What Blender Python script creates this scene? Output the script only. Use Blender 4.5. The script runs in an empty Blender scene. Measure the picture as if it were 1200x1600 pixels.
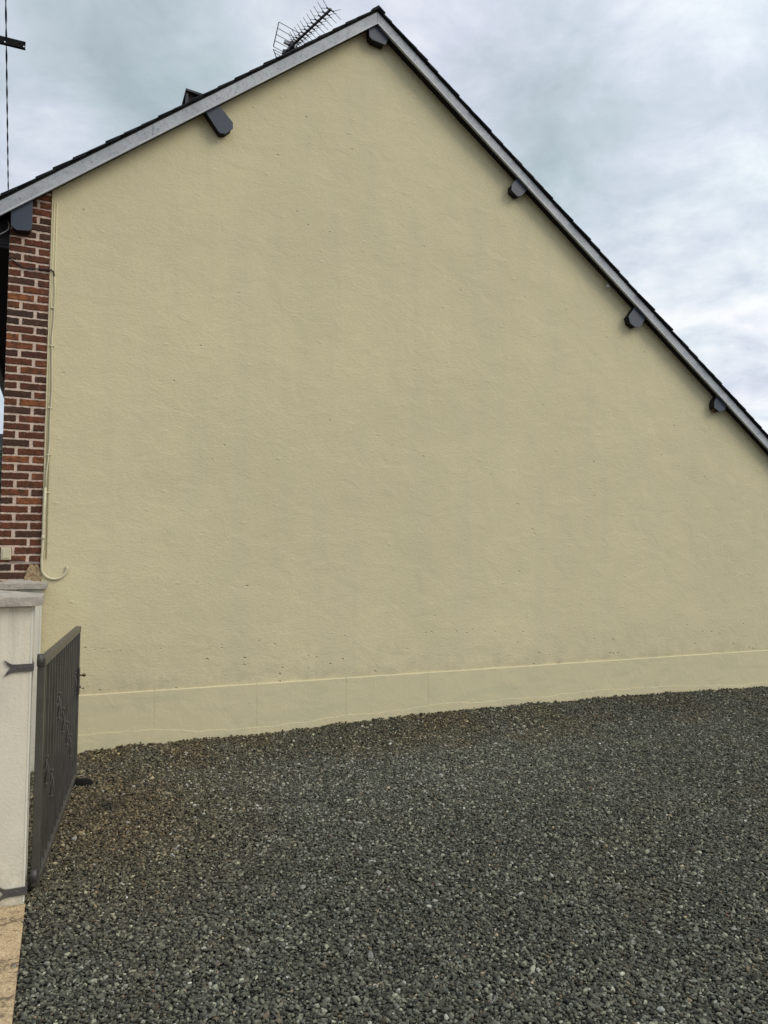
import bpy, bmesh, math, random
import numpy as np
from mathutils import Vector, Matrix, noise as mnoise
R = math.radians
random.seed(7); rng = np.random.default_rng(11)
sc = bpy.context.scene
COL = sc.collection

# ---------------------------------------------------------------- camera
cam_d = bpy.data.cameras.new("camera"); cam = bpy.data.objects.new("camera", cam_d); COL.objects.link(cam)
cam_d.sensor_fit = 'VERTICAL'; cam_d.sensor_height = 36; cam_d.lens = 36*1160/1600
cam_d.clip_end = 2000
CAM_Y, CAM_Z = -6.65, 1.60
cam.location = (0, CAM_Y, CAM_Z)
cam.rotation_euler = (R(90)+math.atan(77/1160), 0, -R(90-66.7))
sc.camera = cam
# ---------------------------------------------------------------- view
sc.view_settings.view_transform = 'Standard'; sc.view_settings.look = 'None'
sc.view_settings.gamma = 1; sc.view_settings.exposure = 0
# ---------------------------------------------------------------- world
w = bpy.data.worlds.new("World"); sc.world = w; w.use_nodes = True
nt = w.node_tree; nt.nodes.clear()
def N(nt, t, **k):
    n = nt.nodes.new(t)
    for a, b in k.items(): setattr(n, a, b)
    return n
def vm(nt, op, a, b=None):
    n = N(nt, 'ShaderNodeVectorMath', operation=op)
    for i, v in enumerate((a, b)):
        if v is None: continue
        if isinstance(v, (tuple, list)): n.inputs[i].default_value = v
        else: nt.links.new(v, n.inputs[i])
    return n.outputs['Value'] if op in ('DOT_PRODUCT', 'LENGTH', 'DISTANCE') else n.outputs[0]
def mt(nt, op, a, b=None, c=None, clamp=False):
    n = N(nt, 'ShaderNodeMath', operation=op); n.use_clamp = clamp
    for i, v in enumerate((a, b, c)):
        if v is None: continue
        if isinstance(v, (int, float)): n.inputs[i].default_value = v
        else: nt.links.new(v, n.inputs[i])
    return n.outputs[0]
def mixc(nt, fac, a, b, bt='MIX'):
    n = N(nt, 'ShaderNodeMix', data_type='RGBA', blend_type=bt)
    for s, v in ((0, fac), (6, a), (7, b)):
        if isinstance(v, (int, float)): n.inputs[s].default_value = v
        elif isinstance(v, (tuple, list)): n.inputs[s].default_value = (*v[:3], 1)
        else: nt.links.new(v, n.inputs[s])
    return n.outputs[2]
def ramp(nt, fac, pts, interp='LINEAR'):
    n = N(nt, 'ShaderNodeValToRGB'); cr = n.color_ramp; cr.interpolation = interp
    while len(cr.elements) < len(pts): cr.elements.new(0.5)
    for e, (p, c) in zip(cr.elements, pts):
        e.position = p; e.color = (*c, 1) if isinstance(c, (tuple, list)) else (c, c, c, 1)
    nt.links.new(fac, n.inputs[0]); return n.outputs[0]
def noise(nt, vec, scale, detail=4, rough=.55, dist=0):
    n = N(nt, 'ShaderNodeTexNoise'); nt.links.new(vec, n.inputs['Vector'])
    n.inputs['Scale'].default_value = scale; n.inputs['Detail'].default_value = detail
    n.inputs['Roughness'].default_value = rough; n.inputs['Distortion'].default_value = dist
    return n.outputs['Fac']
SUN_DIR = Vector((.62, -.58, .68)).normalized()      # towards the veiled sun, over the viewer's right shoulder
sky = N(nt, 'ShaderNodeTexSky', sky_type='NISHITA', sun_disc=False)
sky.sun_elevation = math.asin(SUN_DIR.z); sky.sun_rotation = math.atan2(SUN_DIR.x, SUN_DIR.y) % (2*math.pi)
tc = N(nt, 'ShaderNodeTexCoord'); d = vm(nt, 'NORMALIZE', tc.outputs['Generated'])
sx = N(nt, 'ShaderNodeSeparateXYZ'); nt.links.new(d, sx.inputs[0])
zz = mt(nt, 'ADD', mt(nt, 'MAXIMUM', sx.outputs[2], 0.0), 0.22)
cb = N(nt, 'ShaderNodeCombineXYZ')
nt.links.new(mt(nt, 'DIVIDE', sx.outputs[0], zz), cb.inputs[0]); nt.links.new(mt(nt, 'DIVIDE', sx.outputs[1], zz), cb.inputs[1])
P = cb.outputs[0]
n1 = noise(nt, vm(nt, 'ADD', P, (3.1, 7.7, 0)), 1.3, 3, .5, .3)
n2 = noise(nt, vm(nt, 'ADD', P, (1.3, 2.2, 4)), 4.0, 6, .60, .35)
n3 = noise(nt, vm(nt, 'ADD', P, (9.3, 5.2, 1)), 2.2, 2, .5, .2)
def raydir(x, y):
    p = math.atan(77/1160); a = R(66.7); u = (x-600)/1160; v = -(y-800)/1160
    fw = Vector((math.cos(p)*math.cos(a), math.cos(p)*math.sin(a), math.sin(p))); rt = Vector((math.sin(a), -math.cos(a), 0))
    return (fw+u*rt+v*rt.cross(fw)).normalized()
def blob(dirv, width):    # soft cloud mass around one direction of the sky
    dp = vm(nt, 'DOT_PRODUCT', d, tuple(dirv))
    return mt(nt, 'POWER', mt(nt, 'MAXIMUM', dp, 0.0), 1/width**2)
v = mt(nt, 'ADD', mt(nt, 'MULTIPLY', n1, .9), mt(nt, 'MULTIPLY', n2, 1.0))
n4 = noise(nt, vm(nt, 'ADD', P, (5.3, 2.9, 7)), 11.0, 6, .62, .4)
v = mt(nt, 'ADD', v, mt(nt, 'MULTIPLY', n4, .34))
v = mt(nt, 'SUBTRACT', v, .61)
for (x, y, wd, s) in ((985, 370, .10, .22), (930, 420, .16, .08), (650, 90, .12, .10), (880, 235, .10, -.22), (1080, 230, .09, -.12), (150, 130, .13, -.17), (60, 290, .07, .28), (1150, 560, .14, .10)):
    v = mt(nt, 'ADD', v, mt(nt, 'MULTIPLY', blob(raydir(x, y), wd), s))
cl = ramp(nt, v, [(0.10, (.43, .51, .56)), (.34, (.55, .63, .69)), (.50, (.66, .715, .81)), (.66, (.80, .845, .91)), (.82, (.97, .98, 1.0))])
tint = ramp(nt, n3, [(.35, (.975, 1.01, .99)), (.65, (1.015, .995, 1.02))])
cl = mixc(nt, 1.0, cl, tint, 'MULTIPLY')
# the overcast is brighter round the hidden sun
sd = vm(nt, 'DOT_PRODUCT', d, tuple(SUN_DIR))
br = mt(nt, 'MULTIPLY_ADD', mt(nt, 'POWER', mt(nt, 'MAXIMUM', sd, 0.0), 2.0), 7.0, 10.0)
cl = vm(nt, 'SCALE', cl); cl.node.inputs[3].default_value = 1; nt.links.new(br, cl.node.inputs[3])
mx = mixc(nt, .94, sky.outputs[0], cl)
bg = N(nt, 'ShaderNodeBackground'); bg.inputs[1].default_value = .1
nt.links.new(mx, bg.inputs[0]); out = N(nt, 'ShaderNodeOutputWorld'); nt.links.new(bg.outputs[0], out.inputs[0])
# ---------------------------------------------------------------- sun
sl = bpy.data.lights.new("sun", 'SUN'); sl.energy = 1.5; sl.angle = R(30); sl.color = (1, .92, .79)
so = bpy.data.objects.new("sun", sl); COL.objects.link(so)
so.rotation_euler = (-SUN_DIR).to_track_quat('-Z', 'Y').to_euler()

# ================================================================ materials
def new_mat(name, rough=.8):
    m = bpy.data.materials.new(name); m.use_nodes = True; t = m.node_tree; b = t.nodes['Principled BSDF']
    b.inputs['Roughness'].default_value = rough
    if rough > .6: b.inputs['Specular IOR Level'].default_value = .3
    tc = N(t, 'ShaderNodeTexCoord')
    return m, t, b, tc.outputs['Object']
def bump(t, b, h, dist, strength=1.0, prev=None):
    n = N(t, 'ShaderNodeBump'); n.inputs['Distance'].default_value = dist; n.inputs['Strength'].default_value = strength
    t.links.new(h, n.inputs['Height'])
    if prev: t.links.new(prev, n.inputs['Normal'])
    t.links.new(n.outputs[0], b.inputs['Normal']); return n.outputs[0]
def simple(name, c1, c2, scale=8, rough=.7, bd=.002, bs=60, metal=0, stretch=None):
    m, t, b, co = new_mat(name, rough)
    if stretch: co = vm(t, 'MULTIPLY', co, stretch)
    f = noise(t, co, scale, 5, .6)
    t.links.new(mixc(t, ramp(t, f, [(.35, 0.), (.65, 1.)]), c1, c2), b.inputs['Base Color'])
    bump(t, b, noise(t, co, bs, 3, .6), bd); b.inputs['Metallic'].default_value = metal
    return m
def pits(t, co, scale, rad, thr, warp=.0):
    """sparse round pits: 1 in the pit, 0 elsewhere"""
    vn = N(t, 'ShaderNodeTexVoronoi'); vn.inputs['Scale'].default_value = scale; t.links.new(co, vn.inputs['Vector'])
    sp = N(t, 'ShaderNodeSeparateColor'); t.links.new(vn.outputs['Color'], sp.inputs[0])
    on = mt(t, 'GREATER_THAN', sp.outputs[0], thr)
    rr = mt(t, 'MULTIPLY_ADD', sp.outputs[1], rad, rad*.35)
    q = mt(t, 'SUBTRACT', 1.0, mt(t, 'DIVIDE', vn.outputs['Distance'], rr), clamp=True)
    return mt(t, 'MULTIPLY', q, on)
def mat_render(name, smooth=False):
    m, t, b, co = new_mat(name, .85)
    big = noise(t, co, .7, 3, .5); mid = noise(t, co, 3.2, 5, .6, .6); lo = noise(t, vm(t, 'MULTIPLY', co, (1, 1, .5)), 1.6, 4, .6, 1.0)
    c = mixc(t, ramp(t, big, [(.3, 0.), (.7, 1.)]), (.590, .520, .320), (.650, .570, .347))
    c = mixc(t, ramp(t, mid, [(.35, 0.), (.7, .30)]), c, (.535, .485, .30))
    c = mixc(t, ramp(t, lo, [(.45, 0.), (.75, .22)]), c, (.62, .52, .33))
    sx = N(t, 'ShaderNodeSeparateXYZ'); t.links.new(co, sx.inputs[0])
    if smooth:
        c = mixc(t, .35, c, (.54, .485, .30))
        sp = noise(t, vm(t, 'MULTIPLY', co, (.6, 1, 2.2)), 3.0, 4, .6, .8)
        c = mixc(t, ramp(t, sp, [(.5, 0.), (.62, .22)]), c, (.44, .42, .30))
        t.links.new(c, b.inputs['Base Color'])
        n_ = bump(t, b, noise(t, co, 5, 4, .6, .5), .012, .7)
        bump(t, b, noise(t, co, 70, 3, .6), .0012, 1, n_)
        return m
    wv = vm(t, 'MULTIPLY', co, (1.0, 1.0, 1.35))
    # dirt splashed on the foot of the render and the yellower fresh patch by the gate pillar
    foot = mt(t, 'SUBTRACT', 1.0, mt(t, 'DIVIDE', mt(t, 'SUBTRACT', sx.outputs[2], .5), .55), clamp=True)
    p1 = pits(t, wv, 3.5, .05, .72); p2 = pits(t, wv, 9, .09, .88)
    p3 = mt(t, 'MULTIPLY', pits(t, wv, 15, .15, .62), mt(t, 'MULTIPLY', foot, noise(t, co, 2.0)))
    p3 = mt(t, 'MULTIPLY', p3, 4.5, clamp=True)
    pp = mt(t, 'MAXIMUM', mt(t, 'MAXIMUM', p1, p2), p3)
    c = mixc(t, mt(t, 'MULTIPLY', ramp(t, pp, [(.2, 0.), (.8, 1.)]), .40), c, (.22, .19, .12))
    st_ = noise(t, vm(t, 'MULTIPLY', co, (2.2, 1, .22)), 2.0, 5, .62, .3)
    c = mixc(t, ramp(t, st_, [(.48, 0.), (.72, .09)]), c, (.47, .44, .32))
    c = mixc(t, mt(t, 'MULTIPLY', mt(t, 'POWER', foot, 2.0), ramp(t, noise(t, co, 6, 5, .65), [(.4, 0.), (.7, .35)])), c, (.43, .38, .25))
    left = mt(t, 'MULTIPLY', mt(t, 'SUBTRACT', 1.0, mt(t, 'DIVIDE', mt(t, 'ABSOLUTE', mt(t, 'SUBTRACT', sx.outputs[0], -.08)), .26), clamp=True),
              mt(t, 'MULTIPLY', mt(t, 'LESS_THAN', sx.outputs[2], 1.46), 1.0))
    st_ = noise(t, vm(t, 'MULTIPLY', co, (2.2, 1, .22)), 2.0, 5, .62, .3)
    c = mixc(t, ramp(t, st_, [(.48, 0.), (.72, .09)]), c, (.47, .44, .32))
    c = mixc(t, mt(t, 'MULTIPLY', mt(t, 'POWER', foot, 2.0), ramp(t, noise(t, co, 6, 5, .65), [(.4, 0.), (.7, .35)])), c, (.43, .38, .25))
    left = mt(t, 'MULTIPLY', left, ramp(t, noise(t, co, 9, 4), [(.3, .4), (.6, 1.)]))
    c = mixc(t, mt(t, 'MULTIPLY', left, .9), c, (.66, .50, .24))
    t.links.new(c, b.inputs['Base Color'])
    h1 = noise(t, wv, 4.5, 3, .5, .8)
    h2 = noise(t, vm(t, 'MULTIPLY', co, (1, 1, 1.6)), 30, 6, .68, .5)
    h3 = noise(t, co, 90, 3, .6)
    # trowel blobs: small raised lumps
    lump = pits(t, vm(t, 'MULTIPLY', co, (1, 1, 1.8)), 7, .16, .70)
    n_ = bump(t, b, h1, .011, .6)
    n_ = bump(t, b, h2, .0042, 1.0, n_)
    n_ = bump(t, b, h3, .0018, 1.0, n_)
    n_ = bump(t, b, lump, .0028, 1.0, n_)
    bump(t, b, mt(t, 'SUBTRACT', 1.0, pp), .008, 1.0, n_)
    return m
M = {}
M['render'] = mat_render('painted_render')
M['plinth'] = mat_render('painted_plinth', True)
def mat_attr(name, rough, bd, bs, speck=None):
    m, t, b, co = new_mat(name, rough)
    a = N(t, 'ShaderNodeAttribute', attribute_name='col')
    c = a.outputs['Color']
    if speck:
        f = ramp(t, noise(t, co, speck[1], 5, .7), [(.42, 0.), (.62, 1.)])
        c = mixc(t, mt(t, 'MULTIPLY', f, speck[2]), c, speck[0])
        f2 = pits(t, co, 90, .35, .86); c = mixc(t, mt(t, 'MULTIPLY', f2, .5), c, (.45, .32, .24))
    t.links.new(c, b.inputs['Base Color']); bump(t, b, noise(t, co, bs, 5, .7), bd); return m
M['brick'] = mat_attr('old_brick', .9, .006, 75, ((.050, .027, .016), 22, .8))
M['mortar'] = simple('pink_lime_mortar', (.70, .53, .42), (.50, .39, .30), 22, .95, .006, 90)
M['ochre'] = simple('ochre_patch', (.50, .38, .22), (.22, .14, .075), 42, .95, .012, 70)
M['fascia'] = None
m, t, b, co = new_mat('weathered_grey_paint', .55)
f = noise(t, co, 3, 5, .6); g = noise(t, co, 26, 6, .75); s = noise(t, co, 60, 3, .7)
c = mixc(t, ramp(t, f, [(.35, 0.), (.65, 1.)]), (.31, .325, .34), (.45, .46, .465))
c = mixc(t, ramp(t, g, [(.48, 0.), (.66, .6)]), c, (.20, .21, .215))
c = mixc(t, ramp(t, s, [(.60, 0.), (.68, .6)]), c, (.09, .09, .10))
c = mixc(t, ramp(t, noise(t, co, 11, 3, .5), [(.62, 0.), (.70, .35)]), c, (.36, .30, .33))
t.links.new(c, b.inputs['Base Color']); bump(t, b, g, .003); M['fascia'] = m
M['lip'] = simple('fascia_drip_lip', (.50, .505, .50), (.38, .39, .40), 9, .5, .002, 50)
M['slate'] = simple('dark_slate', (.007, .008, .010), (.014, .015, .018), 5, .75, .004, 40)
M['deck'] = simple('dark_underboards', (.008, .008, .008), (.016, .014, .012), 6, .9)
M['cap'] = simple('blue_grey_zinc', (.026, .034, .052), (.035, .043, .061), 4, .5, .001, 30)
M['beam'] = simple('dark_beam_wood', (.014, .012, .012), (.030, .022, .016), 9, .9, .004, 40)
M['soffit'] = simple('black_stained_soffit', (.006, .006, .007), (.010, .009, .010), 5, .85)
M['pillar'] = simple('off_white_pillar_render', (.62, .57, .45), (.70, .65, .515), 3, .9, .002, 90)
m = M['pillar']; t = m.node_tree; b = t.nodes['Principled BSDF']; co = N(t, 'ShaderNodeTexCoord').outputs['Object']   # grime washed down from under the cap, splashes at the foot
src = b.inputs['Base Color'].links[0].from_socket; sx = N(t, 'ShaderNodeSeparateXYZ'); t.links.new(co, sx.inputs[0])
dr = noise(t, vm(t, 'MULTIPLY', co, (14, 14, .8)), 1.6, 5, .6); hi = mt(t, 'DIVIDE', mt(t, 'SUBTRACT', sx.outputs[2], .75), .65, clamp=True)
c = mixc(t, mt(t, 'MULTIPLY', ramp(t, dr, [(.42, 0.), (.66, .55)]), hi), src, (.33, .31, .26))
lo = mt(t, 'SUBTRACT', 1.0, mt(t, 'DIVIDE', sx.outputs[2], .30), clamp=True)
c = mixc(t, mt(t, 'MULTIPLY', ramp(t, noise(t, co, 16, 6, .7), [(.40, 0.), (.62, .6)]), lo), c, (.30, .26, .17))
t.links.new(c, b.inputs['Base Color'])
M['bead'] = simple('pale_corner_bead', (.70, .67, .56), (.62, .6, .5), 8, .6, .001, 40)
M['concrete'] = simple('weathered_concrete_cap', (.47, .42, .34), (.32, .285, .24), 26, .95, .005, 90)
M['iron'] = simple('anthracite_gate_paint', (.052, .047, .039), (.076, .069, .060), 7, .42, .0006, 60)
M['iron_dark'] = simple('blackened_hinge_iron', (.055, .052, .052), (.085, .075, .07), 30, .5, .002, 70)
M['brass'] = simple('dull_brass', (.20, .15, .06), (.12, .09, .04), 30, .4, .001, 60, .8)
M['conduit'] = simple('painted_conduit', (.60, .54, .36), (.55, .50, .33), 9, .5, .001, 60)
M['cable'] = simple('black_cable', (.012, .012, .012), (.02, .018, .016), 9, .6, .001, 60)
M['pale_cable'] = simple('pale_grey_cable', (.36, .36, .35), (.28, .28, .27), 9, .6, .001, 60)
M['plastic'] = simple('yellowed_plastic', (.60, .53, .36), (.52, .46, .31), 12, .45, .0005, 60)
M['alu'] = simple('tarnished_aluminium', (.10, .105, .12), (.16, .165, .18), 12, .45, .0005, 60, .7)
M['blackmetal'] = simple('black_metal', (.012, .012, .014), (.022, .022, .024), 12, .5, .0005, 60)
M['rubber'] = simple('black_rubber', (.004, .0035, .003), (.008, .007, .006), 12, .95, .002, 60)
M['steel'] = simple('dark_galvanised_steel', (.03, .03, .032), (.05, .048, .046), 12, .6, .001, 60, .3)
M['pole'] = simple('pole_wood', (.10, .075, .05), (.16, .13, .10), 6, .9, .004, 30, 0, (1, 1, .1))
M['zinc'] = simple('zinc_gutter', (.20, .21, .22), (.30, .31, .32), 8, .5, .001, 40, .5)
M['far_wall'] = simple('far_grey_render', (.30, .32, .32), (.36, .37, .36), 2, .9, .003, 20)
M['foliage'] = mat_attr('hedge_leaves', .6, .001, 40)
m, t, b, co = new_mat('tan_gravel_concrete', .92)
g = noise(t, co, 130, 4, .7); f = noise(t, co, 5, 5, .6); h = noise(t, co, 40, 4, .7)
c = mixc(t, ramp(t, g, [(.36, 0.), (.64, 1.)]), (.34, .235, .12), (.74, .56, .33))
c = mixc(t, ramp(t, f, [(.45, 0.), (.7, .5)]), c, (.40, .29, .17))
c = mixc(t, ramp(t, mt(t, 'MULTIPLY', f, h), [(.27, 0.), (.34, .75)]), c, (.10, .07, .045))
t.links.new(c, b.inputs['Base Color']); bump(t, b, g, .006); M['paving'] = m
m, t, b, co = new_mat('gravel_bed', .95)
vn = N(t, 'ShaderNodeTexVoronoi'); vn.inputs['Scale'].default_value = 62; t.links.new(co, vn.inputs['Vector'])
hs = N(t, 'ShaderNodeSeparateColor'); t.links.new(vn.outputs['Color'], hs.inputs[0])
c = ramp(t, hs.outputs[0], [(0., (.016, .016, .014)), (.6, (.045, .046, .040)), (.95, (.075, .075, .066)), (1., (.22, .21, .18))])
t.links.new(c, b.inputs['Base Color']); bump(t, b, mt(t, 'SUBTRACT', 1.0, vn.outputs['Distance']), .012); M['gravel_bed'] = m
m, t, b, co = new_mat('gravel_stone', .85)
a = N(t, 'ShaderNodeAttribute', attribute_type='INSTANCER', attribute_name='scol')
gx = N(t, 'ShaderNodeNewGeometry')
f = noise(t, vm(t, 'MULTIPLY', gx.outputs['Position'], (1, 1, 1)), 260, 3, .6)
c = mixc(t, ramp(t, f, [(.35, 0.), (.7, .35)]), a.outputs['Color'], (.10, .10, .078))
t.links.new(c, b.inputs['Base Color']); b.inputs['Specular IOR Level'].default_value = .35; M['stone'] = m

# ================================================================ builders
def link(name, me, mat, parent=None):
    o = bpy.data.objects.new(name, me); COL.objects.link(o)
    if mat is not None: me.materials.append(mat if not isinstance(mat, str) else M[mat])
    if parent is not None: o.parent = parent
    return o
def tag(o, label, cat, group=None):
    o['label'] = label; o['category'] = cat
    if group: o['group'] = group
    return o
def struct(o, kind='structure'): o['kind'] = kind; return o
def empty(name, loc, rz=0):
    o = bpy.data.objects.new(name, None); COL.objects.link(o); o.location = loc; o.rotation_euler = (0, 0, rz)
    o.empty_display_size = .1; return o
class MB:
    def __init__(s): s.bm = bmesh.new()
    def box(s, x0, x1, y0, y1, z0, z1, bev=0):
        r = bmesh.ops.create_cube(s.bm, size=1, matrix=Matrix.Translation(((x0+x1)/2, (y0+y1)/2, (z0+z1)/2)) @ Matrix.Diagonal((x1-x0, y1-y0, z1-z0, 1)))
        if bev:
            vs = r['verts']; es = list({e for v_ in vs for e in v_.link_edges})
            bmesh.ops.bevel(s.bm, geom=es, offset=bev, segments=1, affect='EDGES', profile=.5)
        return s
    def prismY(s, pts, y0, y1, bev=0):
        """polygon in (x,z) extruded between y0 and y1"""
        a = [s.bm.verts.new((p[0], y0, p[1])) for p in pts]; b_ = [s.bm.verts.new((p[0], y1, p[1])) for p in pts]
        f1 = s.bm.faces.new(a); s.bm.faces.new(b_[::-1]); n = len(pts)
        for i in range(n): s.bm.faces.new((a[i], b_[i], b_[(i+1) % n], a[(i+1) % n]))
        if bev: bmesh.ops.bevel(s.bm, geom=list(f1.edges), offset=bev, segments=2, affect='EDGES', profile=.6)
        return s
    def prismX(s, pts, x0, x1):
        a = [s.bm.verts.new((x0, p[0], p[1])) for p in pts]; b_ = [s.bm.verts.new((x1, p[0], p[1])) for p in pts]
        s.bm.faces.new(a); s.bm.faces.new(b_[::-1]); n = len(pts)
        for i in range(n): s.bm.faces.new((a[i], b_[i], b_[(i+1) % n], a[(i+1) % n]))
        return s
    def tube(s, pts, r, seg=8, cap=True):
        pts = [Vector(p) for p in pts]; rs = r if isinstance(r, (list, tuple)) else [r]*len(pts)
        rings = []; up = None
        for i, p in enumerate(pts):
            tdir = (pts[min(i+1, len(pts)-1)]-pts[max(i-1, 0)]).normalized()
            if up is None: up = Vector((0, 0, 1)) if abs(tdir.z) < .9 else Vector((0, 1, 0))
            n_ = (up-up.dot(tdir)*tdir).normalized(); bn = tdir.cross(n_); up = n_
            rings.append([s.bm.verts.new(p+rs[i]*(math.cos(2*math.pi*k/seg)*n_+math.sin(2*math.pi*k/seg)*bn)) for k in range(seg)])
        for a, b_ in zip(rings, rings[1:]):
            for k in range(seg): s.bm.faces.new((a[k], a[(k+1) % seg], b_[(k+1) % seg], b_[k])).smooth = True
        if cap: s.bm.faces.new(rings[0][::-1]); s.bm.faces.new(rings[-1])
        return s
    def obox(s, p0, p1, wid, hei, twist=0, nseg=1):
        """square bar from p0 to p1, optionally twisted"""
        p0, p1 = Vector(p0), Vector(p1); d_ = (p1-p0).normalized()
        up = Vector((0, 1, 0)) if abs(d_.z) > .9 else Vector((0, 0, 1)); u = d_.cross(up).normalized(); v_ = u.cross(d_)
        rings = []
        for i in range(nseg+1):
            q = p0.lerp(p1, i/nseg); a = twist*i/nseg; U = math.cos(a)*u+math.sin(a)*v_; V = -math.sin(a)*u+math.cos(a)*v_
            rings.append([s.bm.verts.new(q+sx_*wid/2*U+sy_*hei/2*V) for sx_, sy_ in ((-1, -1), (1, -1), (1, 1), (-1, 1))])
        for a, b_ in zip(rings, rings[1:]):
            for k in range(4): s.bm.faces.new((a[k], a[(k+1) % 4], b_[(k+1) % 4], b_[k]))
        s.bm.faces.new(rings[0][::-1]); s.bm.faces.new(rings[-1]); return s
    def sphere(s, c, r, seg=12, sc_=(1, 1, 1)):
        r_ = bmesh.ops.create_uvsphere(s.bm, u_segments=seg, v_segments=max(6, seg//2), radius=r, matrix=Matrix.Translation(c) @ Matrix.Diagonal((*sc_, 1)))
        for v_ in r_['verts']:
            for f_ in v_.link_faces: f_.smooth = True
        return s
    def build(s, name, mat, parent=None):
        bmesh.ops.recalc_face_normals(s.bm, faces=s.bm.faces)
        me = bpy.data.meshes.new(name); s.bm.to_mesh(me); s.bm.free(); return link(name, me, mat, parent)
def mesh_np(name, verts, faces, mat, parent=None, smooth=False, col=None):
    me = bpy.data.meshes.new(name); me.from_pydata([tuple(v_) for v_ in verts], [], faces); me.update()
    if smooth: me.polygons.foreach_set('use_smooth', [True]*len(me.polygons))
    if col is not None:
        a = me.color_attributes.new('col', 'FLOAT_COLOR', 'POINT'); a.data.foreach_set('color', np.c_[np.array(col), np.ones(len(col))].astype(np.float32).ravel())
    return link(name, me, mat, parent)
def fbm(x, y, z=0, s=1.0): return mnoise.fractal(Vector((x*s, y*s, z*s)), 1.0, 2.0, 4)

# ================================================================ ground
GX = [0.164, .74, 1.62, 2.47, 3.56, 5.12, 6.5, 8.02, 10]; GZ = [.032, .056, .056, .080, .103, .104, .088, .05, .05]
def ground_z(x, y):
    """height of the gravel: banked up a little against the house wall"""
    base = np.interp(x, GX, GZ); k = np.clip(1+y/.75, 0, 1); k = k*k*(3-2*k)
    return base*k*np.where(y > .05, np.clip(1-(y-.05)*2, 0, 1), 1)
def axis(lo, hi, step, far):
    a = np.arange(lo, hi+1e-6, step); l = lo-np.geomspace(.3, far, 14); h = hi+np.geomspace(.3, far, 14)
    return np.r_[l[::-1], a, h]
xs = axis(-1.5, 10.5, .06, 400); ys = axis(-7.5, .3, .06, 400)
X, Y = np.meshgrid(xs, ys)
Z = ground_z(X, Y)
und = np.array([[fbm(x, y, 0, .9) for x in xs] for y in ys])*.012
Z = Z+und*((X > -1.4) & (X < 10.4) & (Y > -7.4) & (Y < .2))-.012
nx, ny = len(xs), len(ys)
faces = [(j*nx+i, j*nx+i+1, (j+1)*nx+i+1, (j+1)*nx+i) for j in range(ny-1) for i in range(nx-1)]
g = mesh_np('ground', np.c_[X.ravel(), Y.ravel(), Z.ravel()], faces, 'gravel_bed', None, True); struct(g)
def gz(x, y):   # interpolated undulation for the stones
    return ground_z(x, y)-.012
ux = xs[14:-14]; uy = ys[14:-14]; U = und[14:-14, 14:-14]
def und_at(x, y):
    i = np.clip(((x-ux[0])/.06).astype(int), 0, len(ux)-2); j = np.clip(((y-uy[0])/.06).astype(int), 0, len(uy)-2)
    a = (x-ux[i])/.06; b_ = (y-uy[j])/.06
    return (U[j, i]*(1-a)*(1-b_)+U[j, i+1]*a*(1-b_)+U[j+1, i]*(1-a)*b_+U[j+1, i+1]*a*b_)
# pavement in front of the near pillar
pv = MB().box(-4.0, -.122, -12, -2.715, -.3, .012).build('pavement', 'paving'); struct(pv)

# loose stones (stuff): one vertex per stone, instanced pebbles
def smooth_noise(x, y, s, seed):
    r_ = np.random.default_rng(seed); G = r_.random((64, 64)); u = (x*s) % 63; v_ = (y*s) % 63; i = u.astype(int); j = v_.astype(int); a = u-i; b_ = v_-j
    a = a*a*(3-2*a); b_ = b_*b_*(3-2*b_)
    return G[i, j]*(1-a)*(1-b_)+G[i+1, j]*a*(1-b_)+G[i, j+1]*(1-a)*b_+G[i+1, j+1]*a*b_
NS = 1000000
px = rng.uniform(-.75, 10.2, NS); py = rng.uniform(-6.2, -.012, NS)
# keep the wedge of yard the photograph looks at, with a wide margin for side steps
dx = px; dy = py-CAM_Y; ang = np.degrees(np.arctan2(dy, dx)); dist = np.hypot(dx, dy)
keep = (ang > 66.7-36) & (ang < 66.7+40) & (dist > 1.7) & ~((px < -.118+.018*rng.standard_normal(NS)) & (py < -2.70)) & ~((px < -.13) & (py > -2.76) & (py < -2.34)) & ~((px < -.14) & (py > -.36))
keep &= rng.random(NS) < np.clip(1.25-dist/14, .45, 1)
px, py = px[keep], py[keep]; n = len(px)
size = .0049*np.exp(rng.normal(0, .33, n)); size = np.clip(size, .0025, .0135)
size *= 1+.25*np.clip((np.hypot(px, py-CAM_Y)-4)/4, 0, 1)
big = smooth_noise(px+3, py+9, .9, 3); mid = smooth_noise(px+30, py+7, 3.1, 4); fine = smooth_noise(px+11, py+17, 9.0, 5)
wall = np.clip(1+py/1.3, 0, 1)                                    # 1 against the wall
brown = np.clip(wall*1.1*np.clip(1.3-px/7, .35, 1)+(mid-.5)*.9-.15, 0, 1)
brown = np.maximum(brown, np.clip(1.25-np.hypot((px-.25)/1.0, (py+1.4)/1.7), 0, 1))
grey = np.array([.095, .095, .068]); brn = np.array([.100, .078, .040])
lum = np.exp(rng.normal(0, .62, n))*(.80+.36*(big*.5+mid*.3+fine*.2))
colr = (grey[None]*(1-brown[:, None])+brn[None]*brown[:, None])*lum[:, None]
hue = rng.random(n)
colr[hue < .05] *= np.array([1.22, .96, .84]); colr[(hue > .06) & (hue < .16)] *= np.array([.94, .98, 1.15])
wear = np.exp(-((px-2.4)/1.6)**2-((py+1.7)/.8)**2)
colr *= (1+.16*wear-.10*np.clip((px-3.2)/3, 0, 1))[:, None]  # pale worn patch, plus shade towards the right put into the stone colour
colr *= (1-.45*np.exp(py/.05))[:, None]  # wet soil and painted contact shade darken the stones along the wall
pale = rng.random(n) < (.009+.045*np.exp(-((px-1.9)/1.3)**2-((py+1.2)/1.0)**2)*mid*1.6)
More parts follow.
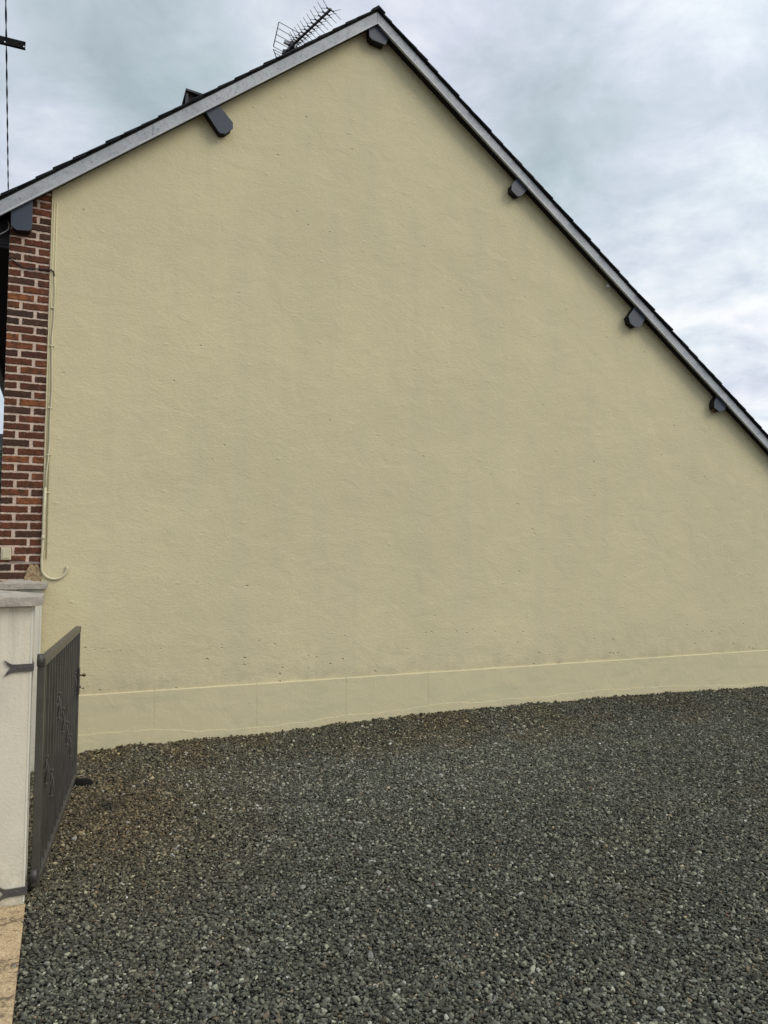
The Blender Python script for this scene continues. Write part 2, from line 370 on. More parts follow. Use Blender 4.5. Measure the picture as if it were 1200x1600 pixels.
colr[pale] = np.array([.42, .40, .34])*rng.uniform(.6, 1.15, pale.sum())[:, None]; size[pale] *= 1.15
rare = rng.random(n) < .00012; colr[rare] = np.array([.30, .10, .06])
colr = np.clip(colr, .008, .6)
# dark soil smudge beside the gate
sm = np.exp(-(np.hypot((px-.30)/.13, (py+1.36)/.10))**2); colr *= (1-.65*sm)[:, None]
# gravel heaps a little unevenly: lumps of extra height
zst = gz(px, py)+und_at(px, py)+size*.25+rng.random(n)*.019+.008*(fine-.5)
edge = np.exp(py/.03)*(rng.random(n) < .6); zst += edge*.030*smooth_noise(px, py*0, 5, 8)**1.5*1.6
me = bpy.data.meshes.new('gravel'); me.vertices.add(n)
me.vertices.foreach_set('co', np.c_[px, py, zst].astype(np.float32).ravel())
def attr(nm, ty, data, key):
    a = me.attributes.new(nm, ty, 'POINT'); a.data.foreach_set(key, data.astype(np.float32 if ty != 'INT' else np.int32).ravel())
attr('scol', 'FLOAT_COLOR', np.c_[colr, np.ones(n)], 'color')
attr('srot', 'FLOAT_VECTOR', np.c_[rng.normal(0, .35, n), rng.normal(0, .35, n), rng.uniform(0, 6.28, n)], 'vector')
attr('sscale', 'FLOAT_VECTOR', np.c_[size*rng.uniform(.95, 1.5, n), size*rng.uniform(.75, 1.05, n), size*rng.uniform(.5, .85, n)], 'vector')
attr('sidx', 'INT', rng.integers(0, 6, n), 'value')
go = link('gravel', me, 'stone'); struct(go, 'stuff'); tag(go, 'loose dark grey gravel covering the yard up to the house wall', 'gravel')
ng = bpy.data.node_groups.new('pebbles', 'GeometryNodeTree')
ng.interface.new_socket('Geometry', in_out='INPUT', socket_type='NodeSocketGeometry'); ng.interface.new_socket('Geometry', in_out='OUTPUT', socket_type='NodeSocketGeometry')
L = ng.links.new; gi = N(ng, 'NodeGroupInput'); gout = N(ng, 'NodeGroupOutput')
g2i = N(ng, 'GeometryNodeJoinGeometry')
for k in range(6):
    ico = N(ng, 'GeometryNodeMeshIcoSphere'); ico.inputs['Radius'].default_value = 1; ico.inputs['Subdivisions'].default_value = 2
    spn = N(ng, 'GeometryNodeSetPosition'); L(ico.outputs[0], spn.inputs['Geometry'])
    pos = N(ng, 'GeometryNodeInputPosition'); nz = N(ng, 'ShaderNodeTexNoise', noise_dimensions='4D'); nz.inputs['W'].default_value = k*3.7
    nz.inputs['Scale'].default_value = .9; nz.inputs['Detail'].default_value = 2; L(pos.outputs[0], nz.inputs['Vector'])
    sub = vm(ng, 'SUBTRACT', nz.outputs['Color'], (.5, .5, .5)); scl = vm(ng, 'MULTIPLY', sub, (1.7, 1.7, 1.7)); L(scl, spn.inputs['Offset'])
    smt = N(ng, 'GeometryNodeSetMaterial'); smt.inputs['Material'].default_value = M['stone']; L(spn.outputs[0], smt.inputs[0])
    gi_ = N(ng, 'GeometryNodeGeometryToInstance'); L(smt.outputs[0], gi_.inputs[0]); L(gi_.outputs[0], g2i.inputs[0])
iop = N(ng, 'GeometryNodeInstanceOnPoints'); L(gi.outputs[0], iop.inputs['Points']); L(g2i.outputs[0], iop.inputs['Instance'])
iop.inputs['Pick Instance'].default_value = True
for nm, ty, so_ in (('sidx', 'INT', 'Instance Index'), ('srot', 'FLOAT_VECTOR', 'Rotation'), ('sscale', 'FLOAT_VECTOR', 'Scale')):
    na = N(ng, 'GeometryNodeInputNamedAttribute', data_type=ty); na.inputs[0].default_value = nm
    L([o_ for o_ in na.outputs if o_.enabled][0], iop.inputs[so_])
L(iop.outputs[0], gout.inputs[0])
mod = go.modifiers.new('pebbles', 'NODES'); mod.node_group = ng

# ================================================================ house
AX, AZ = 2.742, 7.131            # ridge of the slates in the verge plane
SL, SR = .79, .752               # slopes
def roof_z(x): return AZ-SL*(AX-x) if x < AX else AZ-SR*(x-AX)
XL, XR, YB = -.82, 9.55, 9.3
WL, WR = -.475, 9.15
house = empty('house', (WL, 0, 0)); hl = Vector((WL, 0, 0))
tag(house, 'tall cream rendered gable end with red brick corner and grey edged slate roof', 'house')
H0 = MB(); _b = MB.build
class HM(MB):          # parts are written in world coordinates, then hung under the house
    def build(s, name, mat, parent=None):
        bmesh.ops.translate(s.bm, verts=s.bm.verts, vec=-hl); return _b(s, name, mat, parent or house)
# gable wall: fine grid so its face is gently uneven
us = -.14
top = [(WL+.309+.0, roof_z(-.166)-.12), (AX, AZ-.12), (WR, roof_z(WR)-.12)]
gx_ = np.r_[np.arange(-.166, 9.15, .06), 9.15]
verts = []; fcs = []; rows = 90
for i, x in enumerate(gx_):
    zt = roof_z(x)-.10
    for j in range(rows+1):
        z = -.2+(zt+.2)*j/rows
        yy = .006*fbm(x, z, 3, .6)+.0035*fbm(x, z, 9, 2.5)
        verts.append((x-WL, -.003+yy if z > .5 else .004, z))
nr = rows+1
for i in range(len(gx_)-1):
    for j in range(rows): fcs.append((i*nr+j, (i+1)*nr+j, (i+1)*nr+j+1, i*nr+j+1))
gw = mesh_np('gable_wall', verts, fcs, 'render', house, True)
bmw = HM().prismY([(-.166, -.2), (WR, -.2), (WR, roof_z(WR)-.10), (AX, AZ-.10), (-.166, roof_z(-.166)-.10)], .016, .30)
cw = bmw.build('wall_core', 'plinth')
for o in (gw,): o['label'] = 'cream painted rough render covering the whole gable'
# thin return of the render at the brick side, and two faint vertical bead lines
HM().box(-.168, -.155, -.004, .02, 1.45, roof_z(-.166)-.10).tube([(-.130, -.006, 1.62), (-.131, -.007, 3.2), (-.129, -.006, 4.6)], .0045, 6).tube([(-.150, -.006, 1.62), (-.149, -.006, 4.6)], .004, 6).build('edge_bead', 'render')
# plinth: rendered panels with faint vertical joints, top edge catching the light
pj_x = [-.166, .74, 1.62, 2.47, 3.33]+[9.15]
p = HM()
for a, b_ in zip(pj_x, pj_x[1:]):
    p.prismX([(.01, -.2), (-.016, -.2), (-.016, .500), (-.010, .508), (.01, .508)], a+.0018, b_-.0018)
p.box(-.16, 9.14, -.0142, .01, -.2, .497)
p.build('plinth', 'plinth')
# rough cement fillet along the foot of the plinth
xs2 = np.arange(-.13, 9.15, .02); vv = []; ff = []
for i, x in enumerate(xs2):
    gzx = float(ground_z(np.array(x), np.array(-.02)))
    t_ = gzx+.085+.055*fbm(x, 2, 0, .7)+.012*fbm(x, 5, 0, 6)
    if x < 1.0: t_ += .03*(1-x)
    o_ = -.021+.003*fbm(x, 1, 0, 4)
    vv += [(x-WL, o_, -.15), (x-WL, o_+.001, t_-.002), (x-WL, -.0165, t_)]
for i in range(len(xs2)-1):
    a = 3*i; ff += [(a, a+3, a+4, a+1), (a+1, a+4, a+5, a+2)]
mesh_np('cement_fillet', vv, ff, 'plinth', house, False)

# brick corner
bc = HM().prismY([(WL, -.2), (-.166, -.2), (-.166, roof_z(-.166)-.1), (WL, roof_z(WL)-.1)], .006, .30).build('brick_corner', 'mortar')
bc['label'] = 'red brick corner strip with pale mortar joints'
verts = []; fcs = []; cols = []
pal = [((.150, .046, .022), 5), ((.115, .038, .020), 5), ((.072, .034, .020), 4), ((.048, .029, .021), 1), ((.23, .078, .028), 1), ((.17, .056, .024), 3)]
bag = [c for c, k in pal for _ in range(int(k*2))]
z0 = 3.395; pitch = .067
for k in range(-52, 24):
    zt = z0+k*pitch-.009; zb = zt-.050
    if zt > roof_z(-.3)+.2: break
    strL = (k % 2 == 0)
    segs = [(WL+.001, WL+.196), (WL+.221, -.170)] if strL else [(WL+.001, WL+.088), (WL+.113, -.170)]
    for (a, b_) in segs:
        zmax = min(zt, roof_z((a+b_)/2)-.07)
        if zmax-zb < .02: continue
        jit = random.uniform(-.002, .002); b2 = b_+random.uniform(-.004, .003)
        rim = []; nn = 12
        for i in range(nn): rim.append((a+(b2-a)*i/nn, zb+jit))
        for i in range(3): rim.append((b2, zb+(zmax-zb)*i/3))
        for i in range(nn): rim.append((b2-(b2-a)*i/nn, zmax+jit))
        for i in range(3): rim.append((a, zmax-(zmax-zb)*i/3))
        wob = [(q[0]+.004*mnoise.noise(Vector((q[0]*60, q[1]*60, k))), q[1]+.0055*mnoise.noise(Vector((q[0]*45, q[1]*45, 5+k)))) for q in rim]
        cx_ = (a+b2)/2; cz_ = (zb+zmax)/2; base = len(verts); m_ = len(wob); dpt = random.uniform(-.001, .003)
        c_ = np.array(random.choice(bag))*random.uniform(.8, 1.25)
        for q in wob: verts.append((q[0]-WL, .010, q[1])); cols.append(c_*.8)
        for q in wob: verts.append((q[0]-WL, .001+dpt, q[1])); cols.append(c_*random.uniform(.75, 1.1))
        for q in wob:
            ix = q[0]+(cx_-q[0])*.06; iz = q[1]+(cz_-q[1])*.16
            verts.append((ix-WL, -.002+dpt, iz)); cols.append(c_*random.uniform(.8, 1.2))
        for i in range(m_):
            j = (i+1) % m_
            fcs.append((base+i, base+j, base+m_+j, base+m_+i)); fcs.append((base+m_+i, base+m_+j, base+2*m_+j, base+2*m_+i))
        fcs.append(tuple(base+2*m_+i for i in range(m_)))
bk = mesh_np('bricks', verts, fcs, 'brick', bc, False, cols); bk.location = (0, 0, 0)
# ochre mortar patch where the conduit ends
pm = HM(); random.seed(3)
ring = []
for a in range(26):
    an = 2*math.pi*a/26; ring.append((-.215+.062*math.cos(an)*(.75+.5*random.random()), 1.475+.105*math.sin(an)*(.75+.45*random.random())))
ring = [(min(q[0], -.160), q[1]) for q in ring]
pm.prismY(ring, -.008, .008, .003).build('mortar_patch', 'ochre', bc)
# front wall (faces left), far gable, right wall
fw_m, t, b, co = new_mat('brick_wall_front', .9)
bt = N(t, 'ShaderNodeTexBrick'); rot = N(t, 'ShaderNodeMapping'); rot.inputs['Rotation'].default_value = (R(90), 0, R(90)); t.links.new(co, rot.inputs[0]); t.links.new(rot.outputs[0], bt.inputs['Vector'])
bt.inputs['Scale'].default_value = 1; bt.inputs['Brick Width'].default_value = .22; bt.inputs['Row Height'].default_value = .067; bt.inputs['Mortar Size'].default_value = .009
bt.inputs['Color1'].default_value = (.15, .04, .026, 1); bt.inputs['Color2'].default_value = (.07, .03, .022, 1); bt.inputs['Mortar'].default_value = (.45, .34, .26, 1)
t.links.new(bt.outputs[0], b.inputs['Base Color'])
HM().box(WL, WL+.3, .302, YB, -.2, roof_z(WL)-.12).build('front_wall', fw_m)
HM().prismY([(WL+.31, -.2), (WR, -.2), (WR, roof_z(WR)-.12), (AX, AZ-.12), (WL+.31, roof_z(WL+.3)-.12)], YB-.3, YB).build('far_gable', 'plinth')
HM().box(WR-.3, WR, .31, YB-.31, -.2, roof_z(WR)-.12).build('rear_wall', 'plinth')
# roof: under-boards, then slate courses stepped up each slope
roof = HM().prismY([(XL, roof_z(XL)-.045), (AX, AZ-.045), (XR, roof_z(XR)-.045), (XR, roof_z(XR)-.03), (AX, AZ-.03), (XL, roof_z(XL)-.03)], -.125, YB+.1).build('roof', 'deck')
def courses(xe, xr, slope, sgn, expo):
    s_ = HM(); L_ = abs(xr-xe); ln = math.hypot(1, slope); nC = int(L_*ln/expo)
    for i in range(nC+1):
        a = max(0, (i+random.uniform(-.12, .12))*expo/ln); b_ = min(a+expo*1.9/ln, L_+.004)
        x0 = xe+sgn*a; x1 = xe+sgn*b_
        z0_ = roof_z(x0)-.004+random.uniform(-.003, .003); z1_ = (AZ-slope*(L_-b_))-.022
        th = .009; yv = -.148+random.uniform(-.006, .010)
        for (ya, yb) in ((yv, .12+random.uniform(-.05, .05)), (.17, YB+.14)):
            jz = random.uniform(-.003, .003) if ya < 0 else 0
            pts = [(x0, z0_+jz), (x1, z1_), (x1, z1_-th), (x0, z0_-th+jz)]
            s_.prismY(pts, ya, yb)
    return s_
courses(XL, AX, SL, 1, .17).build('left_slope_slates', 'slate', roof)
courses(XR, AX, SR, -1, .16).build('right_slope_slates', 'slate', roof)
HM().prismY([(AX-.07, AZ-.055), (AX, AZ+.003), (AX+.075, AZ-.055), (AX+.068, AZ-.062), (AX, AZ-.012), (AX-.065, AZ-.062)], -.155, YB+.15).build('ridge_tiles', 'slate', roof)
# fascias (barge boards) with a paler drip lip
FT, FB = 7.085, 6.963
def fz(x, z0_, s): return z0_-s*abs(x-AX-.0)
HM().prismY([(XL, fz(XL, FT, SL)), (AX-.004, FT), (AX-.004, FB), (XL, fz(XL, FB, SL))], -.122, -.100).build('fascia', 'fascia')
HM().prismY([(AX, FT), (XR, fz(XR, FT, SR)), (XR, fz(XR, FB, SR)), (AX, FB)], -.120, -.100).build('fascia', 'fascia')
for nm, s, xe in (('l', SL, XL), ('r', SR, XR)):
    o_ = HM().prismY([(xe, fz(xe, FB+.013, s)), (AX, FB+.013), (AX, FB-.004), (xe, fz(xe, FB-.004, s))], -.129+(.001 if nm == 'l' else 0), -.1235).build('drip_lip', 'lip')
HM().box(.617, .6195, -.1235, -.1215, fz(.618, FB+.02, SL), fz(.618, FT-.01, SL)).build('board_joint', 'deck')
for x_ in np.arange(-.4, 2.6, .53):
    HM().sphere((x_, -.1222, fz(x_, FB+.055, SL)), .0045, 6, (1, .4, 1)).build('nail', 'deck')
# soffit boards between wall and fascia
for s, xe in ((SL, XL), (SR, XR)):
    HM().prismY([(xe, fz(xe, FB+.05, s)), (AX, FB+.05), (AX, FB+.035), (xe, fz(xe, FB+.035, s))], -.0995, .0155).build('verge_soffit', 'deck')
# purlin ends (traced outlines, real depth), capped with zinc
PUR = [
 ([(2.652, 6.99), (2.856, 6.99), (2.862, 6.835), (2.836, 6.785), (2.696, 6.800), (2.664, 6.825)], 'dark five sided cap at the top under the ridge'),
 ([(1.03, 5.70), (1.14, 5.79), (1.319, 5.605), (1.320, 5.548), (1.252, 5.484), (1.203, 5.480), (1.182, 5.500)], 'long tilted dark cap under the left roof edge'),
 ([(-.465, 4.50), (-.310, 4.60), (-.308, 4.322), (-.322, 4.292), (-.42, 4.280), (-.462, 4.310)], 'large dark cap over the brick corner'),
 ([(4.46, 5.82), (4.60, 5.72), (4.438, 5.537), (4.389, 5.524), (4.314, 5.576), (4.316, 5.636)], 'upper dark cap under the right roof edge'),
 ([(6.05, 4.62), (6.18, 4.50), (6.060, 4.314), (5.979, 4.286), (5.900, 4.324), (5.876, 4.403)], 'middle dark cap under the right roof edge'),
 ([(7.29, 3.69), (7.43, 3.58), (7.335, 3.436), (7.250, 3.405), (7.163, 3.448), (7.166, 3.522)], 'lowest dark cap under the right roof edge with rusty underside'),
]
for pts, lab in PUR:
    cx_ = sum(q[0] for q in pts)/len(pts); cz_ = sum(q[1] for q in pts)/len(pts)
    cap = HM().prismY(pts[::-1], -.0955, -.088, .0012).build('purlin_end', 'cap'); cap['label'] = lab
    HM().prismY([(cx_+(q[0]-cx_)*.90, cz_+(q[1]-cz_)*.90) for q in pts][::-1], -.0875, .02).build('beam', 'beam', cap)
# small things tucked on the lowest purlin: a wasp nest like lump, and a nail block
HM().sphere((7.20, -.05, 3.43), .022, 10, (1.2, 1, .8)).build('rusty_lump', simple('rust', (.16, .07, .02), (.07, .04, .02), 30, .9), house)
HM().box(5.60, 5.63, -.07, -.045, 4.715, 4.745, .004).build('clip', 'lip')
# eaves on the street side
HM().box(XL+.02, WL-.001, .001, YB, 4.155, 4.175).box(XL, XL+.018, -.099, YB, 4.12, 4.31).build('eaves_soffit', 'soffit')
HM().prismY([(XL+.02, 4.18), (WL-.002, 4.18), (WL-.002, roof_z(WL)-.17), (XL+.02, 4.19)], .0, .025).build('eaves_return', 'soffit')
gt = HM(); prof = [(XL-.065+.06*math.cos(a), 4.21+.06*math.sin(a)) for a in np.linspace(math.pi, 2*math.pi, 9)]
prof += [(XL-.065+.055*math.cos(a), 4.21+.055*math.sin(a)) for a in np.linspace(2*math.pi, math.pi, 9)]
gt.prismY(prof, -.12, YB+.1); gt.build('gutter', 'zinc')
# small hooded vent low on the left slope, just behind the verge
vt = HM(); yv0, yv1 = .30, .62
rz_ = lambda x: roof_z(x)+.002
vt.prismY([(.945, 6.045), (1.36, 6.008), (1.36, 6.026), (.945, 6.065)], yv0-.02, yv1+.02)
hood = vt.build('roof_vent', 'blackmetal'); hood['label'] = 'small black hooded vent breaking the left roof line'
for yy in (yv0, yv1-.012):
    HM().prismY([(.935, rz_(.935)-.02), (.950, 6.043), (.974, 6.041), (.962, rz_(.962)-.02)], yy, yy+.012).build('vent_frame', 'blackmetal', hood)
HM().prismY([(.978, rz_(.978)-.02), (.978, 6.042), (1.33, 6.011), (1.30, rz_(1.30)-.02)], yv0+.03, yv1-.03).build('vent_cheek', simple('dull_brown_vent', (.05, .035, .03), (.09, .06, .05), 18, .8), hood)
HM().prismY([(1.02, 5.86), (1.05, 5.99), (1.09, 5.99), (1.08, 5.91)], yv0+.012, yv0+.028).build('vent_flap', 'lip', hood)

# ================================================================ things on the house
# black cable across the bricks, then painted in beside them
cbo = MB().tube([(-.478, .0, 4.072), (-.44, -.008, 4.052), (-.40, -.010, 4.030), (-.375, -.010, 4.012), (-.345, -.010, 4.006), (-.28, -.009, 4.012), (-.215, -.011, 4.016), (-.160, -.014, 4.020), (-.138, -.013, 4.008), (-.131, -.012, 3.96)], .0055, 8).build('cable', 'cable')
tag(cbo, 'thin black cable sagging across the bricks near the top', 'cable')
c2 = empty('conduit', (-.13, -.015, 4.0))
tag(c2, 'cream painted pipe beside the bricks ending in a hook curve', 'conduit')
def rel(pts, o): return [(q[0]-o[0], q[1]-o[1], q[2]-o[2]) for q in pts]
O2 = (-.13, -.015, 4.0)
MB().tube(rel([(-.131, -.012, 3.97), (-.124, -.012, 3.85), (-.126, -.012, 3.6), (-.138, -.012, 3.45), (-.131, -.012, 3.2), (-.125, -.013, 3.0), (-.134, -.013, 2.75), (-.130, -.013, 2.6), (-.137, -.014, 2.45), (-.148, -.014, 2.3), (-.152, -.015, 2.12)], O2), .006, 8).build('thin_pipe', 'conduit', c2)
hook = [(-.152, -.018, 2.20), (-.157, -.018, 2.0), (-.157, -.018, 1.8), (-.160, -.018, 1.66), (-.163, -.018, 1.60), (-.160, -.018, 1.55)]
cxh, czh, rh = -.066, 1.545, .094
for a in np.linspace(math.pi, 2*math.pi+.15, 18): hook.append((cxh+rh*math.cos(a), -.018-.002*math.sin(a), czh+rh*.95*math.sin(a)))
MB().tube(rel(hook, O2), .0105, 10).build('thick_pipe', 'conduit', c2)
for z in (3.70, 3.38, 2.86, 2.47, 2.16): MB().box(-.152+.13, -.118+.13, -.004, .012, z-4.0-.006, z-4.0+.006, .002).build('clip', 'conduit', c2)
MB().tube(rel([(-.158, -.018, 1.81), (-.158, -.018, 1.775)], O2), .0125, 10).build('clip', 'conduit', c2)
sb = empty('switch_box', (-.423, 0, 1.66))
tag(sb, 'small yellowed plastic box on the bricks above the pillar cap', 'switch box')
MB().box(-.037, .037, -.032, -.003, -.050, .050, .005).build('box_body', 'plastic', sb)
MB().box(-.026, .026, -.037, -.0325, -.036, .036, .003).build('box_cover', 'plastic', sb)
wl = MB().tube([(-.34, -.006, 1.592), (-.40, -.008, 1.598), (-.30, -.008, 1.594), (-.18, -.009, 1.592)][1:], .003, 6).build('cable', 'pale_cable')
tag(wl, 'thin pale wire running level on the bricks below the plastic box', 'cable')
loop = [(-.49, -.02, 4.37), (-.480, -.03, 4.34), (-.485, -.03, 4.30), (-.51, -.03, 4.275), (-.55, -.02, 4.25), (-.62, -.01, 4.235), (-.70, 0.01, 4.225)]
tag(MB().tube(loop, .0045, 6).build('cable', 'pale_cable'), 'pale curved wire hanging under the eaves at the left edge', 'cable')

# TV aerial
ae = empty('tv_aerial', (2.40, 2.05, 6.86))
tag(ae, 'dark television aerial with crossed rods pointing over the left roof slope', 'aerial')
ol = Vector((2.40, 2.05, 6.86))
tip = Vector((2.685, 1.14, 8.0)); tail = Vector((2.385, 2.10, 8.0))
bd = (tail-tip).normalized(); pr = Vector((bd.y, -bd.x, 0)).normalized(); zu = Vector((0, 0, 1))
MB().tube([(0, 0, -.15), (0, 0, 1.16)], .018, 10).build('mast', 'alu', ae)
MB().obox(tip-ol, tail-ol, .022, .022).build('boom', 'blackmetal', ae)
for i in range(12):
    k = i/11; q = tip.lerp(tail, .015+.72*(1-(1-k)**1.25)) - ol
    e = MB(); ln = .150-.03*k
    for sx_ in (-1, 1):
        for sz_ in (-1, 1):
            r0 = q+pr*sx_*.035
            e.tube([r0, r0+(pr*sx_*ln*.70+zu*sz_*ln*.42-bd*.02)], [.0035, .0028], 6)
        e.obox(q, q+pr*sx_*.055, .014, .012); e.sphere(q+pr*sx_*.045, .011, 8)
    e.build('director', 'blackmetal', ae)
dp = tip.lerp(tail, .82)-ol
MB().obox(dp-pr*.11, dp+pr*.11, .02, .02).box(dp.x-.03, dp.x+.03, dp.y-.05, dp.y+.05, dp.z-.045, dp.z+.03, .006).tube([dp+pr*.10+zu*.03, dp-pr*.10+zu*.03], .006, 6).build('dipole', 'blackmetal', ae)
vx = tail-ol
for sz_ in (1, -1):
    f_ = MB(); wdt = .155; hh = .30
    dirp = (zu*sz_*.86-bd*.42).normalized()
    c0 = vx+dirp*.02; c1 = vx+dirp*hh
    for sx_ in (-1, 1): f_.tube([c0+pr*sx_*wdt, c1+pr*sx_*wdt], .006, 6)
    for j in range(5): q = c0.lerp(c1, j/4); f_.tube([q-pr*wdt, q+pr*wdt], .004, 6)
    f_.build('reflector', 'blackmetal', ae)
MB().box(-.04, .04, -.03, .04, 1.09, 1.15, .005).build('clamp', 'blackmetal', ae)

# ================================================================ gate pillars
def pillar(name, xr, yf, w_, label, ztop, capw):
    o = empty(name, (xr-w_/2, yf+w_/2, 0)); tag(o, label, 'pillar', None); h = w_/2
    b_ = MB().box(-h, h, -h, h, -.2, ztop, .006).build('shaft', 'pillar', o)
    MB().box(h-.006, h+.002, -h-.002, -h+.006, 0.02, ztop-.002).build('corner_bead', 'bead', o)
    c_ = MB(); c = capw/2; z0_ = ztop+.0005; t1 = ztop+.042; t2 = ztop+.072
    vb = [c_.bm.verts.new(q) for q in ((-c, -c, z0_), (c, -c, z0_), (c, c, z0_), (-c, c, z0_))]
    vt_ = [c_.bm.verts.new(q) for q in ((-c, -c, t1), (c, -c, t1), (c, c, t1), (-c, c, t1))]
    ap = c_.bm.verts.new((0, 0, t2)); c_.bm.faces.new(vb[::-1])
    for i in range(4): j = (i+1) % 4; c_.bm.faces.new((vb[i], vb[j], vt_[j], vt_[i])); c_.bm.faces.new((vt_[i], vt_[j], ap))
    bmesh.ops.subdivide_edges(c_.bm, edges=c_.bm.edges[:], cuts=5, use_grid_fill=True)
    for v_ in c_.bm.verts: v_.co += Vector([.0016*mnoise.noise(v_.co*40+Vector((k*9, 0, 0))) for k in range(3)])
    c_.build('cap', 'concrete', o)
    return o
P1 = pillar('gate_pillar', -.128, -2.712, .32, 'near off white gate pillar with iron hinges and weathered pyramid cap', 1.388, .40)
P2 = pillar('gate_pillar', -.150, -.345, .32, 'off white gate pillar standing against the house below the bricks', 1.388, .395)
def strap(z, zt):
    s_ = MB(); y0 = -.16-.003; y1 = y0-.007; xr = .16
    n_ = 14; L_ = .112
    outline = [(xr+.004, zt+.018), (xr-L_*.55, zt+.017), (xr-L_*.72, zt+.018), (xr-L_*.86, zt+.026), (xr-L_*1.02, zt+.040), (xr-L_*.90, zt+.014), (xr-L_*.76, zt+.0), (xr-L_*.90, zt-.014), (xr-L_*1.02, zt-.040), (xr-L_*.86, zt-.026), (xr-L_*.72, zt-.020), (xr-L_*.55, zt-.018), (xr+.004, zt-.018)]
    s_.prismY(outline, y1, y0)
    s_.box(xr+.0045, xr+.011, y1, -.10, zt-.018, zt+.018)
    for qx in (.03, .055): s_.sphere((xr-qx, y1, zt), .005, 8, (1, .5, 1))
    s_.build('hinge_strap', 'iron_dark', P1)
strap(0, 1.098); strap(0, .072)

# ================================================================ gate
A = Vector((-.088, -2.60, 0)); B = Vector((.112, -.72, 0)); ga = math.atan2((B-A).y, (B-A).x); GLn = (B-A).length
gate = empty('gate', A, ga); tag(gate, 'open dark grey wrought iron gate hinged on the near pillar', 'gate')
zb_, zt_ = .035, 1.125; th = .017
f_ = MB(); f_.box(0, .040, -th, th, zb_, zt_-.042, .003); f_.box(GLn-.04, GLn, -th, th, zb_, zt_-.042, .003)
f_.box(-.001, GLn+.001, -th-.003, th+.003, zt_-.0415, zt_, .003); f_.box(.0405, GLn-.0405, -th+.001, th-.001, zb_, zb_+.038, .003)
f_.build('gate_frame', 'iron', gate)
nb = 14
for i in range(nb):
    x = .04+(GLn-.08)*(i+1)/(nb+1); bb = MB(); z0_, z1_ = zb_+.0385, zt_-.042
    if i % 2 == 0:
        bb.obox((x, 0, z0_), (x, 0, z1_), .0130, .0130)
    else:
        za = z0_+.18+(z1_-z0_-.5)*((i*.37) % 1); 
        bb.obox((x, 0, z0_), (x, 0, za), .0130, .0130); bb.obox((x, 0, za+.14), (x, 0, z1_), .0145, .0145)
        bb.obox((x, 0, za+.001), (x, 0, za+.139), .009, .009)
        # basket: four thin rods bowed round the axis, between two collars
        for k in range(4):
            pts = [(x+.012*math.sin(math.pi*u)*math.cos(k*math.pi/2+u*3), .012*math.sin(math.pi*u)*math.sin(k*math.pi/2+u*3), za+.14*u) for u in np.linspace(0, 1, 9)]
            bb.tube(pts, .0045, 5)
        bb.box(x-.012, x+.012, -.012, .012, za-.008, za+.006, .002); bb.box(x-.012, x+.012, -.012, .012, za+.134, za+.148, .002)
    bb.build('bar', 'iron', gate)
# hinge knuckles towards the pillar and the latch with knob at the free end
for z in (1.122, .098):
    MB().tube([(-.022, .002, z-.028), (-.022, .002, z+.026)], .014, 10).box(-.022, -.002, -.010, .014, z-.018, z+.018, .002).build('hinge_knuckle', 'iron_dark', gate)
MB().box(GLn-.075, GLn-.018, -th-.006, -th-.0005, .640, .830, .003).box(GLn+.0015, GLn+.006, -.012, .012, .64, .80).build('lock_plate', 'iron_dark', gate)
MB().tube([(GLn-.045, -th-.007, .775), (GLn-.045, -.043, .775)], .006, 8).sphere((GLn-.045, -.052, .775), .013, 12).build('knob', 'brass', gate)
MB().tube([(GLn-.045, -th-.007, .69), (GLn-.045, -th-.015, .69)], .008, 8).build('keyhole_boss', 'iron_dark', gate)
# dark stop half sunk in the gravel beside the open gate
st = MB(); st.sphere((0, 0, 0), .062, 20, (1.25, .55, .62)); st.tube([(-.085, .0, .01), (-.03, -.01, .047)], .004, 6)
sto = st.build('gate_stop', 'rubber'); sto.location = (.165, -.80, .008); tag(sto, 'low black rounded stop sunk in the gravel beside the gate', 'gate stop')

# ================================================================ beyond: power line, pole, neighbour, hedge
pole = empty('utility_pole', (-1.75, 8.0, 0)); tag(pole, 'utility pole standing beyond the house, its drilled black crossarm reaching into view', 'utility pole')
MB().tube([(0, 0, -.5), (0, 0, 11.4)], [.15, .10], 14).build('pole_shaft', 'pole', pole)
ca = MB(); xE = .862; z0_, z1_ = 10.955, 11.085; xs_ = [-.9, -.86, -.84]
# drilled steel channel: web made of strips round two pairs of square-ish bolt holes
zc = (z0_+z1_)/2
def web(xa, xb, za, zb): ca.box(xa, xb, -.13, -.122, za, zb)
holes = [(xE-.035, xE-.012), (xE-.345, xE-.320), (-.50, -.475)]
prev = -.90
for (ha, hb) in sorted(holes):
    web(prev, ha, z0_, z1_); web(ha, hb, z0_, z0_+.022); web(ha, hb, z0_+.050, z1_-.045); web(ha, hb, z1_-.020, z1_); prev = hb
web(prev, xE, z0_, z1_)
ca.box(-.90, xE, -.1215, -.07, z1_-.008, z1_-.0005); ca.box(-.90, xE, -.1215, -.07, z0_+.0005, z0_+.008)
ca.build('crossarm', 'rubber', pole)
MB().box(.02, 1.02, -.16, -.13, 4.87, 4.92).box(-.02, .0195, -.17, .0, 4.85, 4.94).build('lower_bracket', 'blackmetal', pole)
MB().tube([(.80, -.145, 4.92), (.80, -.145, 5.02)], .02, 8).sphere((.80, -.145, 5.10), .05, 10, (1, 1, 1.3)).build('insulator', 'blackmetal', pole)
wz = 11.35
def onz(x, y, z):
    r_ = raydir(x, y); t_ = (z-CAM_Z)/r_.z; return Vector((r_.x*t_, CAM_Y+r_.y*t_, z))
W0, W1 = onz(9, 0, wz), onz(13, 300, wz); wd = (W1-W0).normalized()
pts = [W0-wd*24, W0-wd*10, W0, W0.lerp(W1, .3), W0.lerp(W1, .6), W1, W1+wd*12, W1+wd*30]
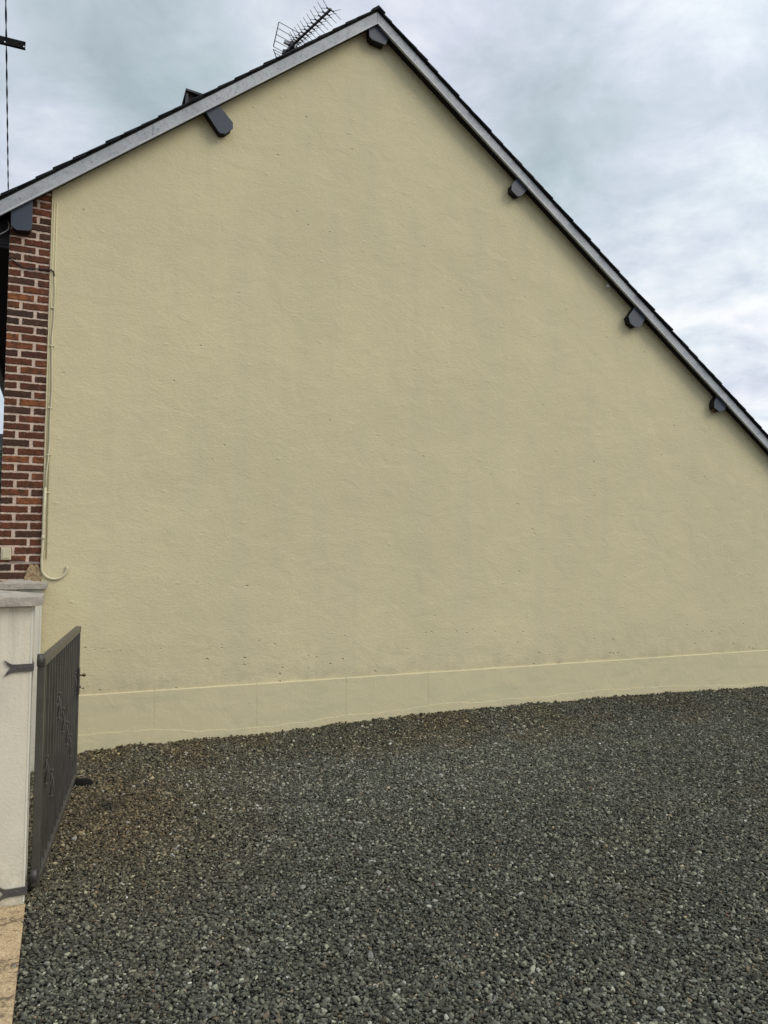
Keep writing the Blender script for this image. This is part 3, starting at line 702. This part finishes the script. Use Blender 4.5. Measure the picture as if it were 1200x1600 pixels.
wr = MB().tube(pts, .009, 8)
for k in range(2):   # twisted pair wrapped along the span
    a_ = pts[1]; pp_ = []
    for u in np.linspace(0, 1, 260):
        q = (pts[1]).lerp(pts[5], u); an = u*90+k*math.pi
        pp_.append((q.x+.010*math.cos(an), q.y, q.z+.010*math.sin(an)))
    wr.tube(pp_, .008, 5)
tag(wr.build('power_line', 'cable'), 'twisted black overhead wire crossing the sky at the left edge', 'power line')

nh = empty('neighbour_house', (-6.5, 24, 0)); tag(nh, 'distant grey walled house glimpsed past the brick corner at the left edge', 'house')
MB().box(-4, 4.6, 0, 7, -.3, 4.6).build('wall', 'far_wall', nh)
MB().prismX([(-.4, 4.35), (3.5, 6.7), (7.4, 4.35), (7.4, 4.5), (3.5, 6.85), (-.4, 4.5)], -4.3, 4.9).build('roof', 'slate', nh)
for x in (-2.6, .6, 2.9):
    wn = MB().box(x, x+.95, -.03, .02, 1.4, 2.8).build('window', 'lip', nh); MB().box(x+.07, x+.88, -.04, -.0305, 1.47, 2.73).build('pane', 'blackmetal', wn)
# leafy shrub beyond the house corner
sh = empty('shrub', (-2.1, 15.5, 0)); tag(sh, 'dark leafy shrub glimpsed behind the brick corner at the left edge', 'shrub')
MB().tube([(0, 0, -.2), (.05, 0, 1.2), (-.05, .1, 2.4)], [.09, .07, .03], 8).build('trunk', 'pole', sh)
r2 = np.random.default_rng(5); vs = []; fs = []; cs = []
for k in range(9000):
    dd = r2.normal(size=3); dd /= np.linalg.norm(dd); rr = .55+.45*r2.random()
    cen = np.array([0, 0, 2.7])+dd*np.array([1.15, 1.1, 1.75])*rr*(1+.25*math.sin(dd[0]*7+dd[2]*5))
    a_ = r2.normal(size=3); a_ /= np.linalg.norm(a_); b2 = np.cross(a_, r2.normal(size=3)); b2 /= np.linalg.norm(b2); s_ = .05+.04*r2.random()
    q = len(vs); vs += [cen-a_*s_, cen+b2*s_*.5, cen+a_*s_, cen-b2*s_*.5]; fs.append((q, q+1, q+2, q+3))
    c_ = np.array([.030, .055, .022])*r2.uniform(.6, 1.7); cs += [c_]*4
mesh_np('crown', vs, fs, 'foliage', sh, False, cs)
